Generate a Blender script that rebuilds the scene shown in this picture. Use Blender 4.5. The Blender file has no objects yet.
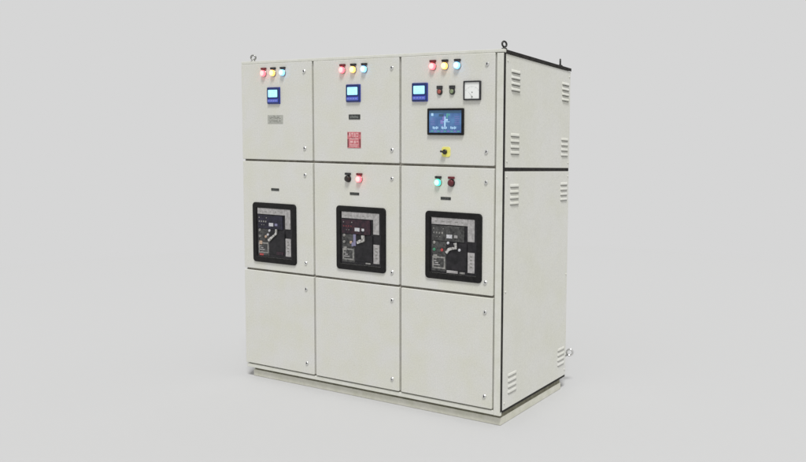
import bpy, bmesh, math, random
from mathutils import Vector, Matrix

random.seed(7)
scene = bpy.context.scene
COL = scene.collection

# ------------------------------------------------------------------ camera
PXW = 806.0
cam_data = bpy.data.cameras.new("camera")
cam = bpy.data.objects.new("camera", cam_data)
COL.objects.link(cam)
cam.location = (4.3211, -3.3080, 1.4839)
cam.rotation_euler = (1.496436, -0.024775, 0.401607)
cam_data.sensor_width = 36.0
cam_data.sensor_fit = 'HORIZONTAL'
cam_data.lens = 676.348 * 36.0 / PXW
cam_data.shift_x = -224.483 / PXW
cam_data.shift_y = -17.463 / PXW
cam_data.clip_start = 0.05
cam_data.clip_end = 1000.0
scene.camera = cam

# ------------------------------------------------------------------ backdrop light
BG = 0.672
world = bpy.data.worlds.new("World")
scene.world = world
world.use_nodes = True
wn = world.node_tree.nodes
wb = wn.get('Background') or wn.new('ShaderNodeBackground')
wb.inputs['Color'].default_value = (BG, BG, BG, 1)
wb.inputs['Strength'].default_value = 1.0

# ------------------------------------------------------------------ added sun-like key lamp: a huge, very distant disk, high behind the camera
ld = bpy.data.lights.new("key_light", 'AREA')
ld.shape = 'DISK'
ld.size = 75.0
DIST = 300.0
ELEV = math.radians(62)
KEY = 2.89
ld.energy = KEY * math.pi * DIST * DIST
ld.color = (1.0, 1.0, 0.995)
key = bpy.data.objects.new("key_light", ld)
COL.objects.link(key)
hd = Vector((3.2, -3.8, 0)).normalized()
kd = hd * math.cos(ELEV) + Vector((0, 0, math.sin(ELEV)))
key.location = Vector((1.0, 0.4, 0)) + kd * DIST
key.rotation_euler = (-kd).to_track_quat('-Z', 'Y').to_euler()

scene.view_settings.view_transform = 'Standard'
scene.view_settings.look = 'None'
scene.view_settings.exposure = 0.0
scene.view_settings.gamma = 1.0

# ------------------------------------------------------------------ materials
def principled(name, col, rough=0.5, metal=0.0, emit=None, estr=0.0, spec=None):
    m = bpy.data.materials.new(name)
    m.use_nodes = True
    b = m.node_tree.nodes['Principled BSDF']
    b.inputs['Base Color'].default_value = (*col, 1)
    b.inputs['Roughness'].default_value = rough
    b.inputs['Metallic'].default_value = metal
    if spec is not None:
        b.inputs['Specular IOR Level'].default_value = spec
    if emit:
        b.inputs['Emission Color'].default_value = (*emit, 1)
        b.inputs['Emission Strength'].default_value = estr
    return m


def noisy(m, col_a, col_b, scale=8.0, rough=(0.4, 0.55), bump=0.0, grain=0.0, gscale=115.0, bscale=900.0, low=0.35, high=0.65, detail=4.0):
    """mottle between two paint tones, uneven gloss, orange-peel bump"""
    nt = m.node_tree
    n, l = nt.nodes, nt.links
    b = n['Principled BSDF']
    tc = n.new('ShaderNodeTexCoord')
    oi = n.new('ShaderNodeNewGeometry')
    nz = n.new('ShaderNodeTexNoise')
    nz.inputs['Scale'].default_value = scale
    nz.inputs['Detail'].default_value = detail
    nz.inputs['Roughness'].default_value = 0.6
    l.new(oi.outputs['Position'], nz.inputs['Vector'])
    cr = n.new('ShaderNodeValToRGB')
    cr.color_ramp.elements[0].position = low
    cr.color_ramp.elements[0].color = (*col_a, 1)
    cr.color_ramp.elements[1].position = high
    cr.color_ramp.elements[1].color = (*col_b, 1)
    l.new(nz.outputs['Fac'], cr.inputs['Fac'])
    if grain:
        ng = n.new('ShaderNodeTexNoise')
        ng.inputs['Scale'].default_value = gscale
        ng.inputs['Detail'].default_value = 3.0
        ng.inputs['Roughness'].default_value = 0.7
        l.new(oi.outputs['Position'], ng.inputs['Vector'])
        gm = n.new('ShaderNodeMapRange')
        gm.inputs['From Min'].default_value = 0.3
        gm.inputs['From Max'].default_value = 0.7
        gm.inputs['To Min'].default_value = 1.0 - grain
        gm.inputs['To Max'].default_value = 1.0 + grain
        l.new(ng.outputs['Fac'], gm.inputs['Value'])
        # sparse small scuffs
        ns = n.new('ShaderNodeTexNoise')
        ns.inputs['Scale'].default_value = 38.0
        ns.inputs['Detail'].default_value = 2.0
        l.new(oi.outputs['Position'], ns.inputs['Vector'])
        sm = n.new('ShaderNodeMapRange')
        sm.inputs['From Min'].default_value = 0.70
        sm.inputs['From Max'].default_value = 0.78
        sm.inputs['To Min'].default_value = 1.0
        sm.inputs['To Max'].default_value = 0.90
        l.new(ns.outputs['Fac'], sm.inputs['Value'])
        mm = n.new('ShaderNodeMath')
        mm.operation = 'MULTIPLY'
        l.new(gm.outputs['Result'], mm.inputs[0])
        l.new(sm.outputs['Result'], mm.inputs[1])
        vm = n.new('ShaderNodeVectorMath')
        vm.operation = 'SCALE'
        l.new(cr.outputs['Color'], vm.inputs[0])
        l.new(mm.outputs['Value'], vm.inputs['Scale'])
        l.new(vm.outputs['Vector'], b.inputs['Base Color'])
    else:
        l.new(cr.outputs['Color'], b.inputs['Base Color'])
    mr = n.new('ShaderNodeMapRange')
    mr.inputs['To Min'].default_value = rough[0]
    mr.inputs['To Max'].default_value = rough[1]
    l.new(nz.outputs['Fac'], mr.inputs['Value'])
    l.new(mr.outputs['Result'], b.inputs['Roughness'])
    if bump:
        n2 = n.new('ShaderNodeTexNoise')
        n2.inputs['Scale'].default_value = bscale
        n2.inputs['Detail'].default_value = 2.0
        l.new(oi.outputs['Position'], n2.inputs['Vector'])
        n3 = n.new('ShaderNodeTexNoise')
        n3.inputs['Scale'].default_value = 3.2
        n3.inputs['Detail'].default_value = 1.0
        l.new(oi.outputs['Position'], n3.inputs['Vector'])
        ad = n.new('ShaderNodeMath')
        ad.operation = 'MULTIPLY_ADD'
        ad.inputs[1].default_value = 14.0
        l.new(n3.outputs['Fac'], ad.inputs[0])
        l.new(n2.outputs['Fac'], ad.inputs[2])
        bp = n.new('ShaderNodeBump')
        bp.inputs['Strength'].default_value = 1.0
        bp.inputs['Distance'].default_value = bump
        l.new(ad.outputs['Value'], bp.inputs['Height'])
        l.new(bp.outputs['Normal'], b.inputs['Normal'])
    return m


M = {}
M['paint'] = noisy(principled('cream_grey_paint', (.58, .58, .52)), (.602, .599, .527), (.618, .614, .586),
                   scale=5.0, rough=(.42, .58), bump=.00022, grain=.085)
M['frame_paint'] = noisy(principled('frame_cream_paint', (.60, .60, .53)), (.59, .592, .52), (.64, .638, .59),
                         scale=9.0, rough=(.4, .55), bump=.00012, grain=.05)
M['side_paint'] = noisy(principled('side_cream_paint', (.60, .60, .55)), (.612, .611, .540), (.636, .633, .596),
                        scale=4.0, rough=(.42, .58), bump=.00024, grain=.07)
M['plinth'] = noisy(principled('plinth_paint', (.52, .51, .42)), (.55, .545, .455), (.63, .62, .55),
                         scale=16.0, rough=(.5, .7), bump=.0003, grain=.05)
M['channel_shade'] = noisy(principled('base_channel_shade', (.2, .19, .13)), (.12, .115, .075), (.24, .23, .165), scale=26, rough=(.6, .8))  # dark tone paints in the shade of the recess above the plinth
M['gasket'] = noisy(principled('gasket_rubber', (.018, .017, .015), .7, spec=.2), (.012, .011, .010), (.030, .028, .025), scale=30, rough=(.6, .8))
M['gap_shade'] = noisy(principled('door_gap_shade_strip', (.14, .13, .11), .7), (.16, .148, .125), (.30, .28, .24), scale=22, rough=(.6, .8))  # grey-brown tone paints in the shade inside the door gaps
M['dark'] = noisy(principled('black_plastic', (.018, .018, .02), .42), (.012, .012, .014), (.028, .027, .03), scale=40, rough=(.35, .5))
M['bezel'] = noisy(principled('black_bezel_plastic', (.006, .006, .006), .5, spec=.22), (.004, .004, .004), (.011, .010, .010), scale=40, rough=(.5, .7))
M['fascia'] = noisy(principled('breaker_charcoal', (.02, .018, .022), .5, spec=.3), (.005, .005, .006), (.020, .018, .021), scale=26, rough=(.4, .6))
M['fascia2'] = noisy(principled('breaker_maroon_grey', (.03, .015, .02), .5, spec=.3), (.012, .008, .014), (.048, .020, .028), scale=40, rough=(.4, .6))
M['strip'] = noisy(principled('pale_grey_strip', (.42, .41, .40), .5), (.27, .26, .255), (.42, .405, .40), scale=55, rough=(.4, .6))
M['fascia_indigo'] = noisy(principled('breaker_indigo_black', (.012, .011, .022), .5, spec=.3), (.006, .006, .012), (.022, .020, .040), scale=50, rough=(.4, .6))
M['column'] = noisy(principled('breaker_grey_column', (.05, .05, .05), .5, spec=.3), (.022, .022, .022), (.085, .085, .082), scale=60, rough=(.5, .7))
M['label_white'] = noisy(principled('white_label', (.7, .7, .72), .4), (.36, .36, .37), (.62, .62, .65), scale=95)
M['midgrey'] = noisy(principled('grey_mechanism', (.2, .2, .19), .5), (.13, .13, .125), (.30, .29, .27), scale=60)
M['lever'] = noisy(principled('worn_grey_lever', (.4, .4, .38), .5), (.16, .155, .14), (.56, .55, .53), scale=75, low=.40, high=.60)
M['ink'] = principled('grey_ink', (.19, .19, .17), .6)
M['steel'] = noisy(principled('zinc_steel', (.35, .35, .34), .35, 1.0), (.28, .28, .27), (.42, .42, .40), scale=60, rough=(.28, .45))
M['chrome'] = principled('chrome_lock', (.78, .78, .77), .16, 1.0)
M['slot'] = principled('lock_slot', (.03, .03, .03), .6)
M['blacksteel'] = noisy(principled('black_steel', (.035, .035, .035), .4, .6), (.025, .025, .025), (.055, .055, .052), scale=60, rough=(.3, .5))
M['navy'] = principled('meter_blue_case', (.018, .028, .22), .38, emit=(.02, .05, .60), estr=.08)  # faint blue glow put into the case colour
M['navydark'] = principled('meter_dark_face', (.012, .03, .11), .35)
M['keypad'] = principled('meter_keypad', (.08, .12, .50), .4, emit=(.08, .12, .8), estr=.10)  # same faint glow put into the keypad colour
M['keys'] = principled('meter_keys', (.22, .26, .62), .4)
M['lcd'] = principled('lcd_backlight', (.3, .6, .7), .3, emit=(.30, .74, 1.0), estr=1.08)
M['lcdink'] = principled('lcd_segments', (.15, .35, .55), .4, emit=(.22, .56, .85), estr=.85)
M['hmi'] = None
M['am_face'] = principled('ammeter_dial', (.80, .81, .79), .35)
M['am_ink'] = principled('ammeter_ink', (.25, .26, .25), .5)
M['yellow'] = noisy(principled('yellow_plate', (.80, .74, .12), .45), (.76, .70, .12), (.82, .77, .22), scale=50)
M['tag'] = principled('engraved_black_tag', (.02, .022, .02), .4)
M['taggrey'] = noisy(principled('grey_tag', (.38, .385, .34), .5), (.33, .335, .30), (.44, .445, .40), scale=80)
M['tagtext'] = principled('tag_lettering', (.32, .34, .32), .5)
M['tagtextdim'] = principled('tag_lettering_dim', (.12, .13, .12), .5)
M['redplate'] = noisy(principled('red_notice', (.56, .16, .17), .45), (.46, .11, .13), (.62, .22, .23), scale=70)
M['redpale'] = principled('red_notice_print', (.70, .42, .42), .5)
M['reddark'] = principled('red_notice_dark', (.12, .02, .025), .5)
M['maroon'] = principled('maroon_lens_off', (.10, .012, .018), .25)
M['blacklens'] = principled('dark_lens_off', (.02, .014, .012), .25)
M['btn_red'] = principled('push_button_red', (.34, .09, .07), .35)
M['btn_green'] = principled('push_button_green', (.22, .27, .15), .35)
M['green_btn'] = principled('breaker_green_button', (.05, .22, .12), .4)
M['red_btn'] = principled('breaker_red_button', (.38, .05, .05), .4)
M['amber_label'] = principled('breaker_buff_label', (.42, .30, .22), .5)
M['violet_label'] = principled('breaker_violet_label', (.20, .19, .30), .4)
M['slotdark'] = noisy(principled('louvre_opening', (.2, .2, .17), .8), (.16, .158, .135), (.27, .265, .235), scale=60)


def screen_material():
    m = principled('operator_screen_picture', (.03, .06, .14), .22)
    nt = m.node_tree
    n, l = nt.nodes, nt.links
    b = n['Principled BSDF']
    g = n.new('ShaderNodeTexCoord')
    nz = n.new('ShaderNodeTexNoise')
    nz.inputs['Scale'].default_value = 26
    nz.inputs['Detail'].default_value = 3
    l.new(g.outputs['Object'], nz.inputs['Vector'])
    cr = n.new('ShaderNodeValToRGB')
    e = cr.color_ramp.elements
    e[0].position = .3
    e[0].color = (.030, .075, .22, 1)
    e[1].position = .68
    e[1].color = (.085, .22, .42, 1)
    l.new(nz.outputs['Fac'], cr.inputs['Fac'])
    l.new(cr.outputs['Color'], b.inputs['Emission Color'])
    b.inputs['Emission Strength'].default_value = .72
    return m


M['hmi'] = screen_material()
M['hmi_lt'] = principled('screen_value_text', (.2, .3, .4), .3, emit=(.38, .62, .85), estr=.62)
M['hmi_gr'] = principled('screen_green_symbol', (.05, .2, .15), .3, emit=(.07, .26, .24), estr=.7)
M['hmi_vi'] = principled('screen_violet_symbol', (.1, .08, .2), .3, emit=(.16, .15, .42), estr=.7)
M['hmi_dk'] = principled('screen_dark_band', (.02, .05, .1), .3, emit=(.03, .08, .12), estr=.6)


def lamp_mats(name, rim, core, rs, cs):
    return (principled(name + '_lens_rim', tuple(c * .4 for c in rim), .25, emit=rim, estr=rs),
            principled(name + '_lens_core', tuple(min(.8, c * .6) for c in core), .25, emit=core, estr=cs))


L_RED = lamp_mats('red', (1, .07, .09), (1, .27, .26), 5.0, 2.5)
L_AMB = lamp_mats('amber', (1, .42, .08), (1, .64, .26), 3.4, 2.4)
L_BLU = lamp_mats('blue', (.14, .46, 1), (.32, .66, 1.0), 3.6, 2.5)
L_GRN = lamp_mats('green', (.04, .75, .42), (.25, .90, .64), 3.0, 2.8)

# ------------------------------------------------------------------ mesh helpers
WLOC = {}


def obj(name, bm, mats, parent=None, loc=(0, 0, 0), label=None, smooth=False):
    me = bpy.data.meshes.new(name)
    bmesh.ops.recalc_face_normals(bm, faces=bm.faces)
    bm.to_mesh(me)
    bm.free()
    if not isinstance(mats, (list, tuple)):
        mats = [mats]
    for m in mats:
        me.materials.append(m)
    if smooth:
        for p in me.polygons:
            p.use_smooth = True
    o = bpy.data.objects.new(name, me)
    COL.objects.link(o)
    w = Vector(loc)
    if parent is not None:
        o.parent = parent
        o.location = w - WLOC[parent.name]
    else:
        o.location = w
    WLOC[o.name] = w
    if label:
        o['label'] = label
    return o


def empty(name, parent=None, loc=(0, 0, 0), label=None):
    o = bpy.data.objects.new(name, None)
    COL.objects.link(o)
    o.empty_display_size = .05
    w = Vector(loc)
    if parent is not None:
        o.parent = parent
        o.location = w - WLOC[parent.name]
    else:
        o.location = w
    WLOC[o.name] = w
    if label:
        o['label'] = label
    return o


def box(bm, x0, x1, y0, y1, z0, z1, mat=0, bevel=0.0, seg=2):
    r = bmesh.ops.create_cube(bm, size=1.0)
    vs = r['verts']
    bmesh.ops.scale(bm, vec=(abs(x1 - x0), abs(y1 - y0), abs(z1 - z0)), verts=vs)
    bmesh.ops.translate(bm, vec=((x0 + x1) / 2, (y0 + y1) / 2, (z0 + z1) / 2), verts=vs)
    fs = set(f for v in vs for f in v.link_faces)
    for f in fs:
        f.material_index = mat
    if bevel > 0:
        es = list(set(e for v in vs for e in v.link_edges))
        rr = bmesh.ops.bevel(bm, geom=es, offset=bevel, segments=seg, profile=.6, affect='EDGES')
        for f in rr['faces']:
            f.material_index = mat


def rrect(w, h, r, seg=5):
    """outline (x,z) centred, counter-clockwise"""
    pts = []
    for cx, cz, a0 in ((w / 2 - r, h / 2 - r, 0), (-w / 2 + r, h / 2 - r, 90), (-w / 2 + r, -h / 2 + r, 180), (w / 2 - r, -h / 2 + r, 270)):
        for i in range(seg + 1):
            a = math.radians(a0 + 90 * i / seg)
            pts.append((cx + r * math.cos(a), cz + r * math.sin(a)))
    return pts


def plate(bm, w, h, r, y_front, y_back, edge=0.0, mat=0, seg=5, cx=0, cz=0):
    """rounded-corner plate facing -Y, with a rolled front edge"""
    rings = [(y_back, 0.0)]
    if edge > 0:
        for k in range(0, 4):
            a = math.radians(90 * k / 3)
            rings.append((y_front + edge * (1 - math.sin(a)), edge * (1 - math.cos(a))))
    else:
        rings.append((y_front, 0.0))
    prev = None
    for y, ins in rings:
        pts = rrect(w - 2 * ins, h - 2 * ins, max(r - ins, .0004), seg)
        vs = [bm.verts.new((cx + p[0], y, cz + p[1])) for p in pts]
        if prev:
            n = len(vs)
            for i in range(n):
                f = bm.faces.new((prev[i], prev[(i + 1) % n], vs[(i + 1) % n], vs[i]))
                f.material_index = mat
        else:
            f = bm.faces.new(vs)
            f.material_index = mat
        prev = vs
    f = bm.faces.new(prev)
    f.material_index = mat


def ring(bm, w, h, r, border, y_front, y_back, rin=None, mat=0, edge=.003, seg=5, cx=0, cz=0):
    """rectangular frame with rounded corners, facing -Y"""
    rin = max(r - border, .002) if rin is None else rin
    O = lambda ins: rrect(w - 2 * ins, h - 2 * ins, max(r - ins, .0005), seg)
    I = lambda out: rrect(w - 2 * border + 2 * out, h - 2 * border + 2 * out, rin + out, seg)
    loops = [(y_back, O(0)), (y_front + edge, O(0)), (y_front, O(edge)), (y_front, I(edge * .6)), (y_front + edge, I(0)), (y_back, I(0))]
    vv = [[bm.verts.new((cx + p[0], y, cz + p[1])) for p in pts] for y, pts in loops]
    n = len(vv[0])
    for a in range(len(vv)):
        A, B = vv[a], vv[(a + 1) % len(vv)]
        for i in range(n):
            f = bm.faces.new((A[i], A[(i + 1) % n], B[(i + 1) % n], B[i]))
            f.material_index = mat


def lathe(bm, prof, seg=28, mats=None, axis='Y', cx=0, cy=0, cz=0):
    """prof: (radius, depth) pairs; depth goes out along -Y"""
    prev = None
    for k, (r, d) in enumerate(prof):
        if r < 1e-6:
            vs = [bm.verts.new((cx, cy - d, cz))]
        else:
            vs = [bm.verts.new((cx + r * math.cos(2 * math.pi * i / seg), cy - d, cz + r * math.sin(2 * math.pi * i / seg))) for i in range(seg)]
        if prev:
            for i in range(seg):
                if len(vs) == 1 and len(prev) > 1:
                    f = bm.faces.new((prev[i], prev[(i + 1) % seg], vs[0]))
                elif len(prev) == 1 and len(vs) > 1:
                    f = bm.faces.new((prev[0], vs[(i + 1) % seg], vs[i]))
                else:
                    f = bm.faces.new((prev[i], prev[(i + 1) % seg], vs[(i + 1) % seg], vs[i]))
                f.material_index = mats[k - 1] if mats else 0
        prev = vs


def torus(bm, R, r, c, rot=Matrix.Identity(3), seg=28, ms=10):
    g = []
    for i in range(seg):
        a = 2 * math.pi * i / seg
        row = []
        for j in range(ms):
            b = 2 * math.pi * j / ms
            p = Vector(((R + r * math.cos(b)) * math.cos(a), r * math.sin(b), (R + r * math.cos(b)) * math.sin(a)))
            row.append(bm.verts.new(rot @ p + Vector(c)))
        g.append(row)
    for i in range(seg):
        for j in range(ms):
            bm.faces.new((g[i][j], g[(i + 1) % seg][j], g[(i + 1) % seg][(j + 1) % ms], g[i][(j + 1) % ms]))


def vcyl(bm, r, z0, z1, x, y, seg=18):
    a = [bm.verts.new((x + r * math.cos(2 * math.pi * i / seg), y + r * math.sin(2 * math.pi * i / seg), z0)) for i in range(seg)]
    b = [bm.verts.new((v.co.x, v.co.y, z1)) for v in a]
    for i in range(seg):
        bm.faces.new((a[i], a[(i + 1) % seg], b[(i + 1) % seg], b[i]))
    bm.faces.new(a)
    bm.faces.new(b)


B = bmesh.new

# ------------------------------------------------------------------ the floor it stands on
FZ = -0.098
bm = B()
n = 96
vs = [bm.verts.new((8.0 * math.cos(2 * math.pi * i / n), 8.0 * math.sin(2 * math.pi * i / n), 0)) for i in range(n)]
bm.faces.new(vs)
FA = 0.463
floor_mat = principled('matt_grey_floor', (FA, FA, FA), 1.0, spec=0.0)
floor = obj('floor', bm, floor_mat, None, (1.07, .4, FZ))
floor['kind'] = 'structure'

# ------------------------------------------------------------------ dimensions
W, D = 2.135, 0.8166
XS = [0.0, 0.6647, 1.389, 2.078]
ZT = 2.0995
Z1, Z2 = 1.441, 0.679
GAP = 0.0085

root = empty('switchgear_panel', None, (W / 2, D / 2, FZ))
root['label'] = 'cream grey three-bay electrical switchgear cabinet with lit lamps and black breaker windows'
root['category'] = 'electrical cabinet'

# carcass: closed body behind the doors
bm = B()
box(bm, 0.003, W - .010, .022, D - .012, -.018, 2.092, 0, .003)
obj('carcass', bm, M['frame_paint'], root, (0, 0, 0))

# front frame members standing in the plane of the doors
bm = B()
box(bm, 2.0885, W, .0035, .0215, -.030, 2.094, 0, .003)
obj('corner_post', bm, M['frame_paint'], root, (0, 0, 0))
bm = B()
box(bm, .002, 2.0870, .006, .0215, -.030, -.0045, 0, .003)
obj('bottom_rail', bm, M['frame_paint'], root, (0, 0, 0))
bm = B()
box(bm, -.001, W + .001, .003, D + .002, 2.0975, 2.116, 0, .003)
obj('roof', bm, M['frame_paint'], root, (0, 0, 0))

# plinth
bm = B()
x0, x1, y0, y1 = .036, 2.122, .030, .775
box(bm, x0, x1, y0, y0 + .05, FZ + .001, -.0515, 0, .003)
box(bm, x0, x1, y1 - .05, y1, FZ + .001, -.0515, 0, .003)
box(bm, x0, x0 + .05, y0 + .051, y1 - .051, FZ + .001, -.0515, 0, .003)
box(bm, x1 - .05, x1, y0 + .051, y1 - .051, FZ + .001, -.0515, 0, .003)
obj('plinth', bm, M['plinth'], root, (0, 0, 0))
bm = B()
box(bm, x0 + .006, x1 - .006, y0 + .008, y1 - .008, -.054, -.0185, 0)
obj('plinth_channel', bm, M['channel_shade'], root, (0, 0, 0))

# ------------------------------------------------------------------ right side panels with black sealing strips
XO = W


def side_panel(z0, z1, mirror=False):
    xo, xi = (XO - .001, XO - .0095) if not mirror else (-.001, .0025)
    bm = B()
    box(bm, min(xo, xi), max(xo, xi), .030, D, z0, z1, 0, .0025)
    o = obj('side_panel', bm, M['side_paint'], root, (xo, D / 2, (z0 + z1) / 2))
    me = o.data
    me.transform(Matrix.Translation(-Vector(o.location + WLOC[root.name])))
    return o


def louvre_group(panel, yc, ztop, rows=4, depth=.0095, w=.096, h=.019, pitch=.0345, sgn=1, xf=XO - .001):
    bm = B()
    seg = 5
    for k in range(rows):
        zt = ztop - k * pitch
        # hood: rises from the sheet at its top, opens downward; rounded ends
        cols = []
        ny = 12
        for i in range(ny + 1):
            t = i / ny
            yy = -w / 2 + w * t
            endf = min(1, min(t, 1 - t) / .10)
            endf = math.sin(endf * math.pi / 2)
            c = []
            for j in range(seg + 1):
                a = j / seg * math.pi / 2
                out = depth * math.sin(a) * endf
                z = zt - h * (1 - math.cos(a))
                c.append(bm.verts.new((sgn * (out + .0002), yy, z)))
            # inner return lip
            c.append(bm.verts.new((sgn * (depth * .82 * endf + .0002), yy, zt - h + .0005)))
            cols.append(c)
        for i in range(ny):
            for j in range(len(cols[0]) - 1):
                f = bm.faces.new((cols[i][j], cols[i + 1][j], cols[i + 1][j + 1], cols[i][j + 1]))
                f.smooth = True
        # dark slot behind the opening
        y_a, y_b = -w / 2 + .004, w / 2 - .004
        v = [bm.verts.new((sgn * .0006, a, b)) for a, b in ((y_a, zt - h - .004), (y_b, zt - h - .004), (y_b, zt - h + .006), (y_a, zt - h + .006))]
        f = bm.faces.new(v)
        f.material_index = 1
    return obj('louvre_vent', bm, [M['side_paint'], M['slotdark']], panel, (xf, yc, 0))


def screws(panel, pts, xf, sgn=1):
    for (y, z) in pts:
        bm = B()
        lathe(bm, [(.0062, 0), (.0062, .0015), (.0045, .0035), (0, .0042)], 14)
        bm.transform(Matrix.Rotation(math.radians(90 * sgn), 4, 'Z'))
        obj('screw', bm, M['frame_paint'], panel, (xf, y, z), smooth=True)


Z_ROWS_UP = (2.012, 1.643)
Z_ROWS_LO = (1.344, .204)
up = side_panel(1.4405, 2.0925)
lo = side_panel(-.0045, 1.4185)
for pnl, rows in ((up, Z_ROWS_UP), (lo, Z_ROWS_LO)):
    for zt in rows:
        for yc in (.133, .748):
            louvre_group(pnl, yc, zt, depth=.0085 if zt > 1.9 else .0060 if zt > 1 else .0045)
screws(up, [(.047, 2.055), (.047, 1.476), (.80, 2.055), (.80, 1.476)], XO - .001)
screws(lo, [(.047, 1.386), (.047, .708), (.047, .035), (.80, 1.386), (.80, .708), (.80, .035)], XO - .001)

upL = side_panel(1.4405, 2.0925, True)
loL = side_panel(-.0045, 1.4185, True)
for pnl, rows in ((upL, Z_ROWS_UP), (loL, Z_ROWS_LO)):
    for zt in rows:
        for yc in (.133, .748):
            louvre_group(pnl, yc, zt, sgn=-1, xf=-.001)

# black sealing strips round the side panels
bm = B()
box(bm, XO - .0098, XO - .003, .0225, .0292, -.020, 2.094, 0)           # vertical, beside the corner post
box(bm, XO - .0098, XO - .0030, .0292, D - .004, 1.4195, 1.4395, 0)     # between upper and lower panel
box(bm, XO - .0098, XO - .0030, .0292, D - .004, -.0185, -.0055, 0)      # under the lower panel
obj('side_seal', bm, M['gasket'], root, (0, 0, 0))
bm = B()
box(bm, XO + .0012, XO + .0042, .026, D + .001, 2.0945, 2.1145, 0, .001)  # strip along the roof edge
obj('roof_seal', bm, M['gasket'], root, (0, 0, 0))
bm = B()
box(bm, XO + .0002, XO + .0022, .004, .0225, -.006, 2.094, 0, .0008)      # joint strip on the post's outer side
obj('post_seal', bm, M['gasket'], root, (0, 0, 0))

# rear covers
for i in range(3):
    bm = B()
    xa, xb = XS[i] + .012, (XS[i + 1] if i < 2 else W) - .006
    box(bm, xa, xb, D - .0115, D - .001, -.005, 2.09, 0, .0025)
    obj('rear_cover', bm, M['side_paint'], root, (0, 0, 0))

# rear catch peeping out at the lower back corner
kn = empty('rear_handle', root, (2.11, D, .127))
bm = B()
lathe(bm, [(.010, 0), (.010, .006), (.006, .006), (.006, .078), (0, .078)], 16)
bm.transform(Matrix.Rotation(math.pi, 4, 'Z'))
obj('handle_stem', bm, M['steel'], kn, (2.11, D - .001, .113), smooth=False)
bm = B()
torus(bm, .022, .0075, (0, 0, 0), Matrix.Rotation(math.radians(20), 3, 'Z'))
obj('handle_ring', bm, M['chrome'], kn, (2.115, D + .100, .124), smooth=True)

# ------------------------------------------------------------------ lifting eyebolts
def eyebolt(x, y, rz, mat):
    e = empty('lifting_eyebolt', root, (x, y, 2.117))
    bm = B()
    torus(bm, .0155, .0055, (0, 0, .029), Matrix.Rotation(rz, 3, 'Z'))
    vcyl(bm, .016, 0, .006, 0, 0)
    vcyl(bm, .008, .006, .012, 0, 0)
    obj('eye', bm, mat, e, (x, y, 2.1165), smooth=True)


eyebolt(.083, .03, math.radians(28), M['steel'])
eyebolt(2.120, .030, math.radians(72), M['blacksteel'])
eyebolt(2.110, .712, math.radians(116), M['blacksteel'])
eyebolt(.083, .77, math.radians(28), M['steel'])

# ------------------------------------------------------------------ doors
rows = [('bottom', .0045, Z2), ('middle', Z2, Z1), ('top', Z1, ZT - .003)]
LOCKX = (.592, 1.327, 2.026)
LOCKZ = {'top': (2.033, 1.530), 'middle': (1.352, .763), 'bottom': (.586, .077)}
doors = {}
ordn = ['left-hand', 'middle', 'right-hand']
cont = {('top', 0): 'top door of the left-hand bay, with three lamps and a blue meter above a grey nameplate',
        ('top', 1): 'top door of the middle bay, with three lamps, a blue meter and a red notice',
        ('top', 2): 'top door of the right-hand bay, with lamps, blue meter, dial and touch screen',
        ('middle', 0): 'middle door of the left-hand bay, with a breaker window and no lamps',
        ('middle', 1): 'middle door of the middle bay, with a lit red lamp above its breaker window',
        ('middle', 2): 'middle door of the right-hand bay, with a lit green lamp above its breaker window',
        ('bottom', 0): 'plain bottom door of the left-hand bay',
        ('bottom', 1): 'plain bottom door of the middle bay',
        ('bottom', 2): 'plain bottom door of the right-hand bay'}


def lock(parent, x, z, ang):
    bm = B()
    lathe(bm, [(.0125, 0), (.0125, .003), (.0105, .0055), (.0070, .0062), (.0068, .0045), (0, .0045)], 20)
    box(bm, -.0016, .0016, -.0075, -.004, -.0062, .0062, 1)
    bm.transform(Matrix.Rotation(math.radians(ang), 4, 'Y'))
    obj('door_lock', bm, [M['chrome'], M['slot']], parent, (x, -.0003, z))


for rn, za, zb in rows:
    for i in range(3):
        xa, xb = XS[i], XS[i + 1]
        xa += GAP if i else .000
        xb -= GAP if i < 2 else .000
        z0, z1 = za + (.0070 if rn != 'bottom' else 0), zb - (.0070 if rn != 'top' else 0)
        w, h = xb - xa, z1 - z0
        cx, cz = (xa + xb) / 2, (z0 + z1) / 2
        bm = B()
        plate(bm, w, h, .006, 0, .0185, edge=.0035, seg=4)
        d = obj('door', bm, M['paint'], root, (cx, 0, cz), label=cont[(rn, i)])
        bm = B()
        ws = w + (.0150 if i else .0060)
        ring(bm, ws, h + .0150, .006, .018, .0187, .0218, rin=.004, edge=.001, seg=3, cx=0 if i else .0045)
        obj('door_gap_shade_strip', bm, M['gap_shade'], d, (cx, 0, cz))  # added strip behind the door edge, fills the gap with painted shade
        for k, lz in enumerate(LOCKZ[rn]):
            lock(d, LOCKX[i], lz, random.uniform(-30, 30))
        doors[(rn, i)] = d

# ------------------------------------------------------------------ door furniture
def pilot(x, z, mats, label, plate_mat='dark', lit=True):
    p = empty('pilot_lamp', root, (x, 0, z), label=label)
    bm = B()
    lathe(bm, [(.0235, 0), (.0235, .004), (.0220, .0065), (.0195, .0065)], 30)
    obj('lamp_bezel', bm, M['steel'] if lit else M['dark'], p, (x, -.0002, z), smooth=False)
    bm = B()
    lathe(bm, [(.0195, .0), (.0195, .014), (.0180, .0175), (.0165, .0190), (.0100, .0210), (0, .0220)], 30, mats=[0, 0, 0, 1, 1])
    obj('lens', bm, list(mats), p, (x, -.0004, z), smooth=True)
    bm = B()
    box(bm, -.0215, .0215, -.0095, 0, -.0065, .0070, 0, .0012)
    box(bm, -.0205, -.0085, -.012, -.0094, -.005, .0060, 0, .001)
    box(bm, .0085, .0205, -.012, -.0094, -.005, .0060, 0, .001)
    obj('legend_plate', bm, M[plate_mat], p, (x, -.0003, z + .0310))
    return p


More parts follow.
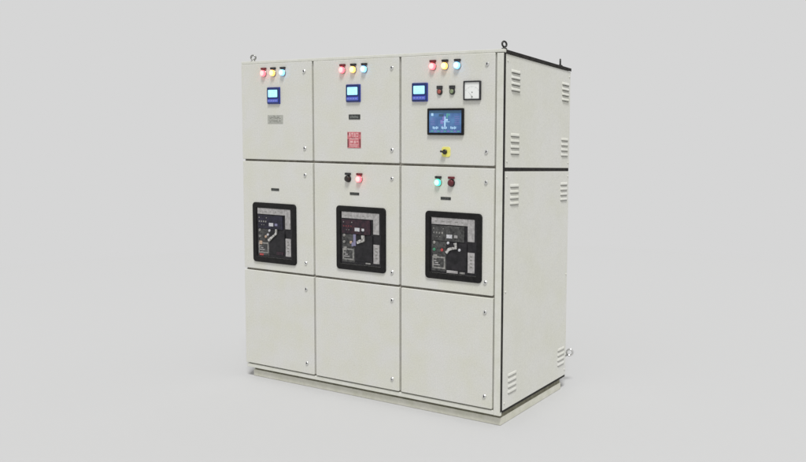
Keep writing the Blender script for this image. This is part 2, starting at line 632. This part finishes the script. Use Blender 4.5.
M['plate_red'] = principled('legend_dark_red', (.14, .012, .02), .4)
for (xs, zz, bay) in (((.224, .313, .403), 2.029, 'left-hand'), ((.930, 1.020, 1.110), 2.030, 'middle'), ((1.642, 1.731, 1.820), 2.030, 'right-hand')):
    pilot(xs[0], zz, L_RED, 'lit red lamp on the top door of the %s bay' % bay, 'plate_red')
    pilot(xs[1], zz, L_AMB, 'lit amber lamp on the top door of the %s bay' % bay)
    pilot(xs[2], zz, L_BLU, 'lit blue lamp on the top door of the %s bay' % bay)
pilot(.970, 1.340, (M['blacklens'], M['blacklens']), 'unlit dark lamp left of the lit red one, above the middle breaker window', lit=False)
pilot(1.066, 1.340, L_RED, 'lit red lamp above the middle breaker window', 'plate_red')
pilot(1.685, 1.340, L_GRN, 'lit green lamp above the right-hand breaker window')
pilot(1.781, 1.340, (M['maroon'], M['maroon']), 'unlit maroon lamp above the right-hand breaker window', 'plate_red', lit=False)


def button(x, z, capmat, label):
    p = empty('push_button', root, (x, 0, z), label=label)
    bm = B()
    lathe(bm, [(.0190, 0), (.0190, .006), (.0175, .008), (.0135, .008), (.0135, .003)], 28)
    obj('button_ring', bm, M['dark'], p, (x, -.0002, z))
    bm = B()
    lathe(bm, [(.0125, .0), (.0125, .010), (.0110, .0115), (0, .0115)], 24)
    obj('button_cap', bm, capmat, p, (x, -.0002, z), smooth=False)
    bm = B()
    box(bm, -.0195, .0195, -.009, 0, -.0095, .0095, 0, .0012)
    obj('legend_plate', bm, M['dark'], p, (x, -.0003, z + .0255))


button(1.692, 1.880, M['btn_red'], 'red push button right of the blue meter')
button(1.783, 1.880, M['btn_green'], 'olive green push button left of the white dial')


def meter(x, z, bay):
    p = empty('power_meter', root, (x, 0, z), label='blue digital power meter on the top door of the %s bay' % bay)
    w, h = .116, .112
    bm = B()
    plate(bm, w, h, .005, -.008, -.0003, edge=.003)
    ring(bm, w - .006, h - .006, .004, .006, -.0115, -.0078, mat=1, edge=.001)
    obj('meter_case', bm, [M['navy'], M['navydark']], p, (x, 0, z))
    sw, sh, sz = .080, .048, .013
    bm = B()
    plate(bm, sw + .012, sh + .010, .004, -.0100, -.0078, edge=.0006, mat=1)
    plate(bm, sw, sh, .003, -.0142, -.0098, mat=0)
    # three rows of seven-segment digits
    for r in range(3):
        zc = .0155 - r * .0155
        for k in range(5):
            xc = -.026 + k * .0125
            g = random.choice(('08', '08', '3', '7', '1', '5'))
            for dz in (-.0045, 0, .0045):
                if g in ('1', '7') and dz < .004:
                    continue
                box(bm, xc - .003, xc + .003, -.0146, -.0143, zc + dz - .0006, zc + dz + .0006, 2)
            box(bm, xc + .0028, xc + .004, -.0146, -.0143, zc - .0048, zc + .0048, 2)
            if g == '08':
                box(bm, xc - .004, xc - .0028, -.0146, -.0143, zc - .0048, zc + .0048, 2)
    obj('meter_display', bm, [M['lcd'], M['navydark'], M['lcdink']], p, (x, 0, z + sz))
    bm = B()
    plate(bm, .094, .020, .003, -.0135, -.0078, edge=.0006, mat=0)
    for k in range(4):
        xc = -.033 + k * .022
        plate(bm, .014, .008, .0035, -.0155, -.0132, edge=.0008, mat=1, cx=xc)
    obj('meter_keypad', bm, [M['keypad'], M['keys']], p, (x, 0, z - .036))


meter(.3145, 1.879, 'left-hand')
meter(1.018, 1.883, 'middle')
meter(1.545, 1.880, 'right-hand')

# dial instrument
p = empty('dial_meter', root, (1.926, 0, 1.883), label='square analogue dial with white face and black rim')
bm = B()
ring(bm, .120, .112, .005, .0085, -.012, -.0003, rin=.003, edge=.002)
obj('dial_rim', bm, M['dark'], p, (1.926, 0, 1.883))
bm = B()
plate(bm, .1035, .0955, .002, -.0065, -.0004)
R0 = .062
for k in range(17):
    a = math.radians(140 - k * 100 / 16)
    L = .009 if k % 4 == 0 else .0055
    c, s = math.cos(a), math.sin(a)
    t = .0007 if k % 4 == 0 else .0004
    pts = [((R0) * c - t * s, R0 * s + t * c), ((R0) * c + t * s, R0 * s - t * c), ((R0 - L) * c + t * s, (R0 - L) * s - t * c), ((R0 - L) * c - t * s, (R0 - L) * s + t * c)]
    f = bm.faces.new([bm.verts.new((q[0], -.0068, q[1] - .036)) for q in pts])
    f.material_index = 1
box(bm, -.004, .004, -.0070, -.0066, -.014, -.007, 1)
obj('dial_face', bm, [M['am_face'], M['am_ink']], p, (1.926, 0, 1.883))
bm = B()
a = math.radians(133)
c, s = math.cos(a), math.sin(a)
t = .0009
pts = [(.050 * c, .050 * s), (t * s, -t * c), (-t * s, t * c)]
bm.faces.new([bm.verts.new((q[0], -.0078, q[1] - .034)) for q in pts])
lathe(bm, [(.005, .0066), (.005, .009), (0, .009)], 14, cz=-.036)
obj('needle', bm, M['am_ink'], p, (1.926, 0, 1.883))

# operator touch screen
hx, hz = 1.737, 1.703
p = empty('touch_screen', root, (hx, 0, hz), label='dark framed touch screen showing a blue mimic picture')
bm = B()
ring(bm, .262, .158, .006, .0135, -.013, -.0003, rin=.003, edge=.003)
obj('screen_frame', bm, M['bezel'], p, (hx, 0, hz))
bm = B()
plate(bm, .2385, .1345, .002, -.0095, -.0004)
SY0, SY1 = -.0100, -.0096


def sbox(xa, xb, za, zb, m):
    box(bm, xa, xb, SY0, SY1, za, zb, m)


sbox(-.116, .116, .050, .064, 4)
sbox(-.102, -.086, .034, .050, 1)
sbox(-.045, -.010, .030, .046, 4)
for (xa, xb, za, zb, m) in ((-.018, -.004, .006, .036, 3), (-.034, -.012, -.014, .010, 3), (-.006, .004, -.030, .030, 1), (.006, .020, .004, .016, 1),
                            (.010, .020, .022, .048, 2), (.024, .034, .036, .046, 2), (-.030, .034, -.003, .0005, 1), (-.020, -.012, -.034, -.022, 3)):
    sbox(xa, xb, za, zb, m)
SY0, SY1 = -.0106, -.0101
for c0 in (-.078, -.014, .052):
    for k in range(5):
        xa = c0 + k * .0085 - .012
        sbox(xa, xa + .0058, -.042 - (k % 2) * .003, -.028 - (k % 3) * .002, 1)
for k in range(9):
    sbox(-.104 + k * .024, -.086 + k * .024, -.060, -.054, 3 if k % 2 else 2)
for k in range(5):
    sbox(.070, .104, .028 - k * .011, .0305 - k * .011, 3)
    sbox(-.106, -.074, .020 - k * .010, .0222 - k * .010, 3)
obj('screen_picture', bm, [M['hmi'], M['hmi_lt'], M['hmi_gr'], M['hmi_vi'], M['hmi_dk']], p, (hx, 0, hz))

# selector switch
sx, sz = 1.739, 1.524
p = empty('selector_switch', root, (sx, 0, sz), label='black rotary switch on a small yellow plate')
bm = B()
plate(bm, .062, .060, .014, -.0022, 0, edge=.0006, seg=8)
obj('yellow_plate', bm, M['yellow'], p, (sx, -.0003, sz))
bm = B()
lathe(bm, [(.015, .002), (.015, .010), (.0125, .013), (0, .013)], 28)
box(bm, -.020, .014, -.026, -.012, -.0055, .0055, 0, .002)
bm.transform(Matrix.Rotation(math.radians(8), 4, 'Y'))
obj('rotary_handle', bm, M['dark'], p, (sx - .006, -.0003, sz))


# nameplates: engraved marks too small to read in the photograph
def nameplate(x, z, w, h, base, ink, label, lines=1, n=6):
    bm = B()
    plate(bm, w, h, .0015, -.0022, -.0003, edge=.0005)
    for r in range(lines):
        zc = (lines - 1) * h * .21 - r * h * .42
        hh = h * (.26 if lines == 1 else .15)
        xw = w * .76 / n
        for k in range(n):
            xc = -w * .38 + (k + .5) * xw
            box(bm, xc - xw * .32, xc - xw * .18, -.0027, -.0023, zc - hh, zc + hh, 1)
            j = random.choice((-1, 0, 1))
            box(bm, xc - xw * .17, xc + xw * .30, -.0027, -.0023, zc + j * hh * .8 - h * .035, zc + j * hh * .8 + h * .035, 1)
            if random.random() < .6:
                box(bm, xc + xw * .17, xc + xw * .30, -.0029, -.0026, zc - hh, zc + hh * random.uniform(.1, 1), 1)
    obj('nameplate', bm, [base, ink], root, (x, 0, z), label=label)


nameplate(.323, 1.721, .142, .056, M['taggrey'], M['ink'], 'grey nameplate under the left-hand blue meter', 2, 6)
nameplate(1.024, 1.734, .094, .031, M['tag'], M['tagtext'], 'black nameplate under the middle blue meter', 1, 6)
nameplate(.312, 1.245, .074, .017, M['tag'], M['tagtextdim'], 'small black nameplate above the left-hand breaker window', 1, 6)
nameplate(1.021, 1.245, .077, .017, M['tag'], M['tagtextdim'], 'small black nameplate above the middle breaker window', 1, 6)
nameplate(1.738, 1.246, .074, .017, M['tag'], M['tagtextdim'], 'small black nameplate above the right-hand breaker window', 1, 6)

# red notice
bm = B()
plate(bm, .112, .102, .002, -.0022, -.0003, edge=.0005)
for xa, xb, za, zb, m in ((-.054, -.045, -.047, .006, 2), (.045, .054, -.047, .006, 2), (-.052, -.046, .030, .048, 2), (.046, .052, .034, .048, 2),
                          (-.040, -.030, .020, .044, 1), (-.022, -.006, .036, .044, 1), (-.010, -.006, .016, .036, 1), (.004, .012, .018, .044, 1),
                          (.018, .036, .038, .044, 1), (.020, .036, .020, .026, 1), (-.036, .036, .004, .010, 1),
                          (-.032, -.008, -.018, -.006, 1), (.002, .014, -.022, -.004, 1), (.020, .036, -.014, -.008, 1),
                          (-.036, .034, -.032, -.028, 1), (-.030, .030, -.042, -.038, 1), (-.020, .010, .012, .015, 2)):
    box(bm, xa, xb, -.0027, -.0023, za, zb, m)
obj('warning_notice', bm, [M['redplate'], M['redpale'], M['reddark']], root, (1.020, 0, 1.588), label='square red notice under the black nameplate of the middle bay')


# ------------------------------------------------------------------ breakers seen through black door frames
def breaker(cx, cz, w, h, bay, style):
    p = empty('circuit_breaker', root, (cx, 0, cz), label='air circuit breaker behind a black rounded frame in the %s bay' % bay)
    U = lambda u: (u - .5) * w
    V = lambda v: (.5 - v) * h
    loc = (cx, 0, cz)
    bm = B()
    ring(bm, w, h, .024, .036, -.009, -.0003, rin=.008, edge=.003, seg=7)
    obj('door_frame', bm, M['bezel'], p, loc)
    # face plate of the breaker
    bm = B()
    plate(bm, w - .076, h - .076, .008, -.0030, -.0004)
    obj('breaker_face', bm, M['fascia'], p, loc)

    def blk(name, u0, u1, v0, v1, m, d=.003, base=.0031, bev=.001, extra=None, label=None):
        bm = B()
        box(bm, U(u0), U(u1), -base - d, -base, V(v1), V(v0), 0, bev)
        mats = [m]
        if extra:
            extra(bm)
            mats += [M['ink'], M['label_white']]
        return obj(name, bm, mats, p, loc, label=label)

    # pale strip along the top, with printed marks
    def marks(bm):
        for k in range(5):
            u = .17 + k * .115 + random.uniform(0, .02)
            box(bm, U(u), U(u + random.uniform(.03, .06)), -.0067, -.0062, V(.150), V(.150 - random.uniform(.006, .012)), 1)
    blk('top_strip', .115, .755, .090, .190, M['strip'], extra=marks)
    blk('side_strip', .757, .875, .090, .415, M['strip'])
    blk('side_strip', .760, .878, .570, .865, M['strip'],
        extra=lambda bm: [box(bm, U(.80), U(.84), -.0067, -.0062, V(.62 + k * .05 + .015), V(.62 + k * .05), 1) for k in range(4)])
    blk('button_column', .118, .380, .435, .880, M['column'], d=.0015)
    # trip unit, upper left
    tm = (M['fascia_indigo'], M['fascia2'], M['column'])[style]
    bm = B()
    box(bm, U(.125), U(.70), -.008, -.0031, V(.43), V(.205), 0, .002)
    for (uu, vv, r, mi) in ((.16, .25, .004, 1), (.33, .25, .004, 1), (.22, .37, .003, 1), (.27, .37, .003, 1)):
        lathe(bm, [(r, .008), (r, .0095), (0, .0095)], 12, mats=[mi, mi], cx=U(uu), cz=V(vv))
    for k in range(4):
        box(bm, U(.15 + k * .05), U(.175 + k * .05), -.0086, -.008, V(.325), V(.30), 2)
    obj('trip_unit', bm, [tm, M['midgrey'], M['reddark'] if style == 1 else M['midgrey']], p, loc)
    bm = B()
    box(bm, U(.39), U(.49), -.0100, -.0082, V(.385), V(.330), 0, .0006)
    box(bm, U(.525), U(.585), -.0096, -.0082, V(.375), V(.335), 1, .0006)
    obj('trip_display', bm, [M['label_white'], M['strip'] if style != 0 else M['violet_label']], p, loc)
    # mechanism, lower right: dark block with charging handle
    bm = B()
    box(bm, U(.385), U(.745), -.0075, -.0031, V(.845), V(.445), 0, .002)
    obj('mechanism_cover', bm, M['fascia'], p, loc)
    # pale lever made of jointed pieces
    bm = B()
    lever = {0: [(.57, .43), (.56, .50), (.50, .545), (.44, .585), (.385, .63)],
             1: [(.56, .44), (.57, .52), (.50, .535), (.445, .56)],
             2: [(.55, .445), (.565, .52), (.50, .525), (.44, .545), (.395, .60)]}[style]
    lw = {0: .016, 1: .019, 2: .020}[style]
    L, Rr = [], []
    P = [Vector((U(a), V(b), 0)) for a, b in lever]
    for k, q in enumerate(P):
        d = (P[min(k + 1, len(P) - 1)] - P[max(k - 1, 0)]).normalized()
        nn = Vector((-d.y, d.x, 0)) * lw * random.uniform(.40, .62)
        L.append(q + nn)
        Rr.append(q - nn)
    poly = L + Rr[::-1]
    fr = [bm.verts.new((q.x, -.0150, q.y)) for q in poly]
    bk = [bm.verts.new((q.x, -.0090, q.y)) for q in poly]
    m_ = len(poly)
    for k in range(m_):
        bm.faces.new((fr[k], fr[(k + 1) % m_], bk[(k + 1) % m_], bk[k]))
    for k in range(len(P) - 1):
        bm.faces.new((fr[k], fr[k + 1], fr[m_ - 2 - k], fr[m_ - 1 - k]))
        bm.faces.new((bk[k], bk[k + 1], bk[m_ - 2 - k], bk[m_ - 1 - k]))
    obj('charging_lever', bm, M['lever'], p, loc)
    for (uu, vv) in {0: ((.40, .46), (.36, .53)), 1: ((.56, .36),), 2: ((.42, .455), (.62, .545))}[style]:
        bm = B()
        lathe(bm, [(.0085, .0031), (.0085, .0110), (.0065, .0125), (0, .0125)], 18, cx=U(uu), cz=V(vv))
        obj('indicator_button', bm, M['label_white'], p, loc)
    if style == 1:
        bm = B()
        box(bm, U(.36), U(.41), -.010, -.0031, V(.615), V(.435), 0, .001)
        box(bm, U(.325), U(.36), -.010, -.0031, V(.625), V(.565), 0, .001)
        obj('status_flag', bm, M['violet_label'], p, loc)
    # buttons down the left edge
    for (uu, vv, m) in ((.165, .46, M['midgrey']), (.165, .565, M['green_btn'] if style == 2 else M['midgrey']), (.305, .565, M['red_btn'] if style == 2 else M['amber_label'])):
        bm = B()
        lathe(bm, [(.0095, .003), (.0095, .008), (.0075, .0095), (0, .0095)], 18, cx=U(uu), cz=V(vv))
        obj('breaker_button', bm, m, p, loc)
    # rating plate, lower left
    bm = B()
    ring(bm, .095, .075, .002, .010, -.0058, -.0031, rin=.001, edge=.001, cx=U(.245), cz=V(.755))
    for k in range(3):
        box(bm, U(.155 + (k % 2) * .02), U(.20 + k * .035), -.0050, -.0031, V(.735 + k * .03), V(.722 + k * .03), 1)
    box(bm, U(.150), U(.215), -.0066, -.0031, V(.70), V(.64), 2, .001)
    obj('rating_plate', bm, [M['midgrey'], M['strip'], M['amber_label'] if style == 0 else M['midgrey']], p, loc)
    # counter at the foot
    if style == 2:
        blk('operation_counter', .39, .585, .855, .895, M['strip'])
        blk('catch', .62, .71, .865, .892, M['midgrey'])
    elif style == 0:
        blk('operation_counter', .56, .72, .80, .85, M['fascia2'], base=.0076)
        blk('catch', .15, .24, .855, .885, M['red_btn'])
    else:
        blk('operation_counter', .60, .70, .862, .885, M['midgrey'])


breaker(.303, .944, .410, .414, 'left-hand', 0)
breaker(1.074, .957, .410, .414, 'middle', 1)
breaker(1.796, .960, .412, .412, 'right-hand', 2)
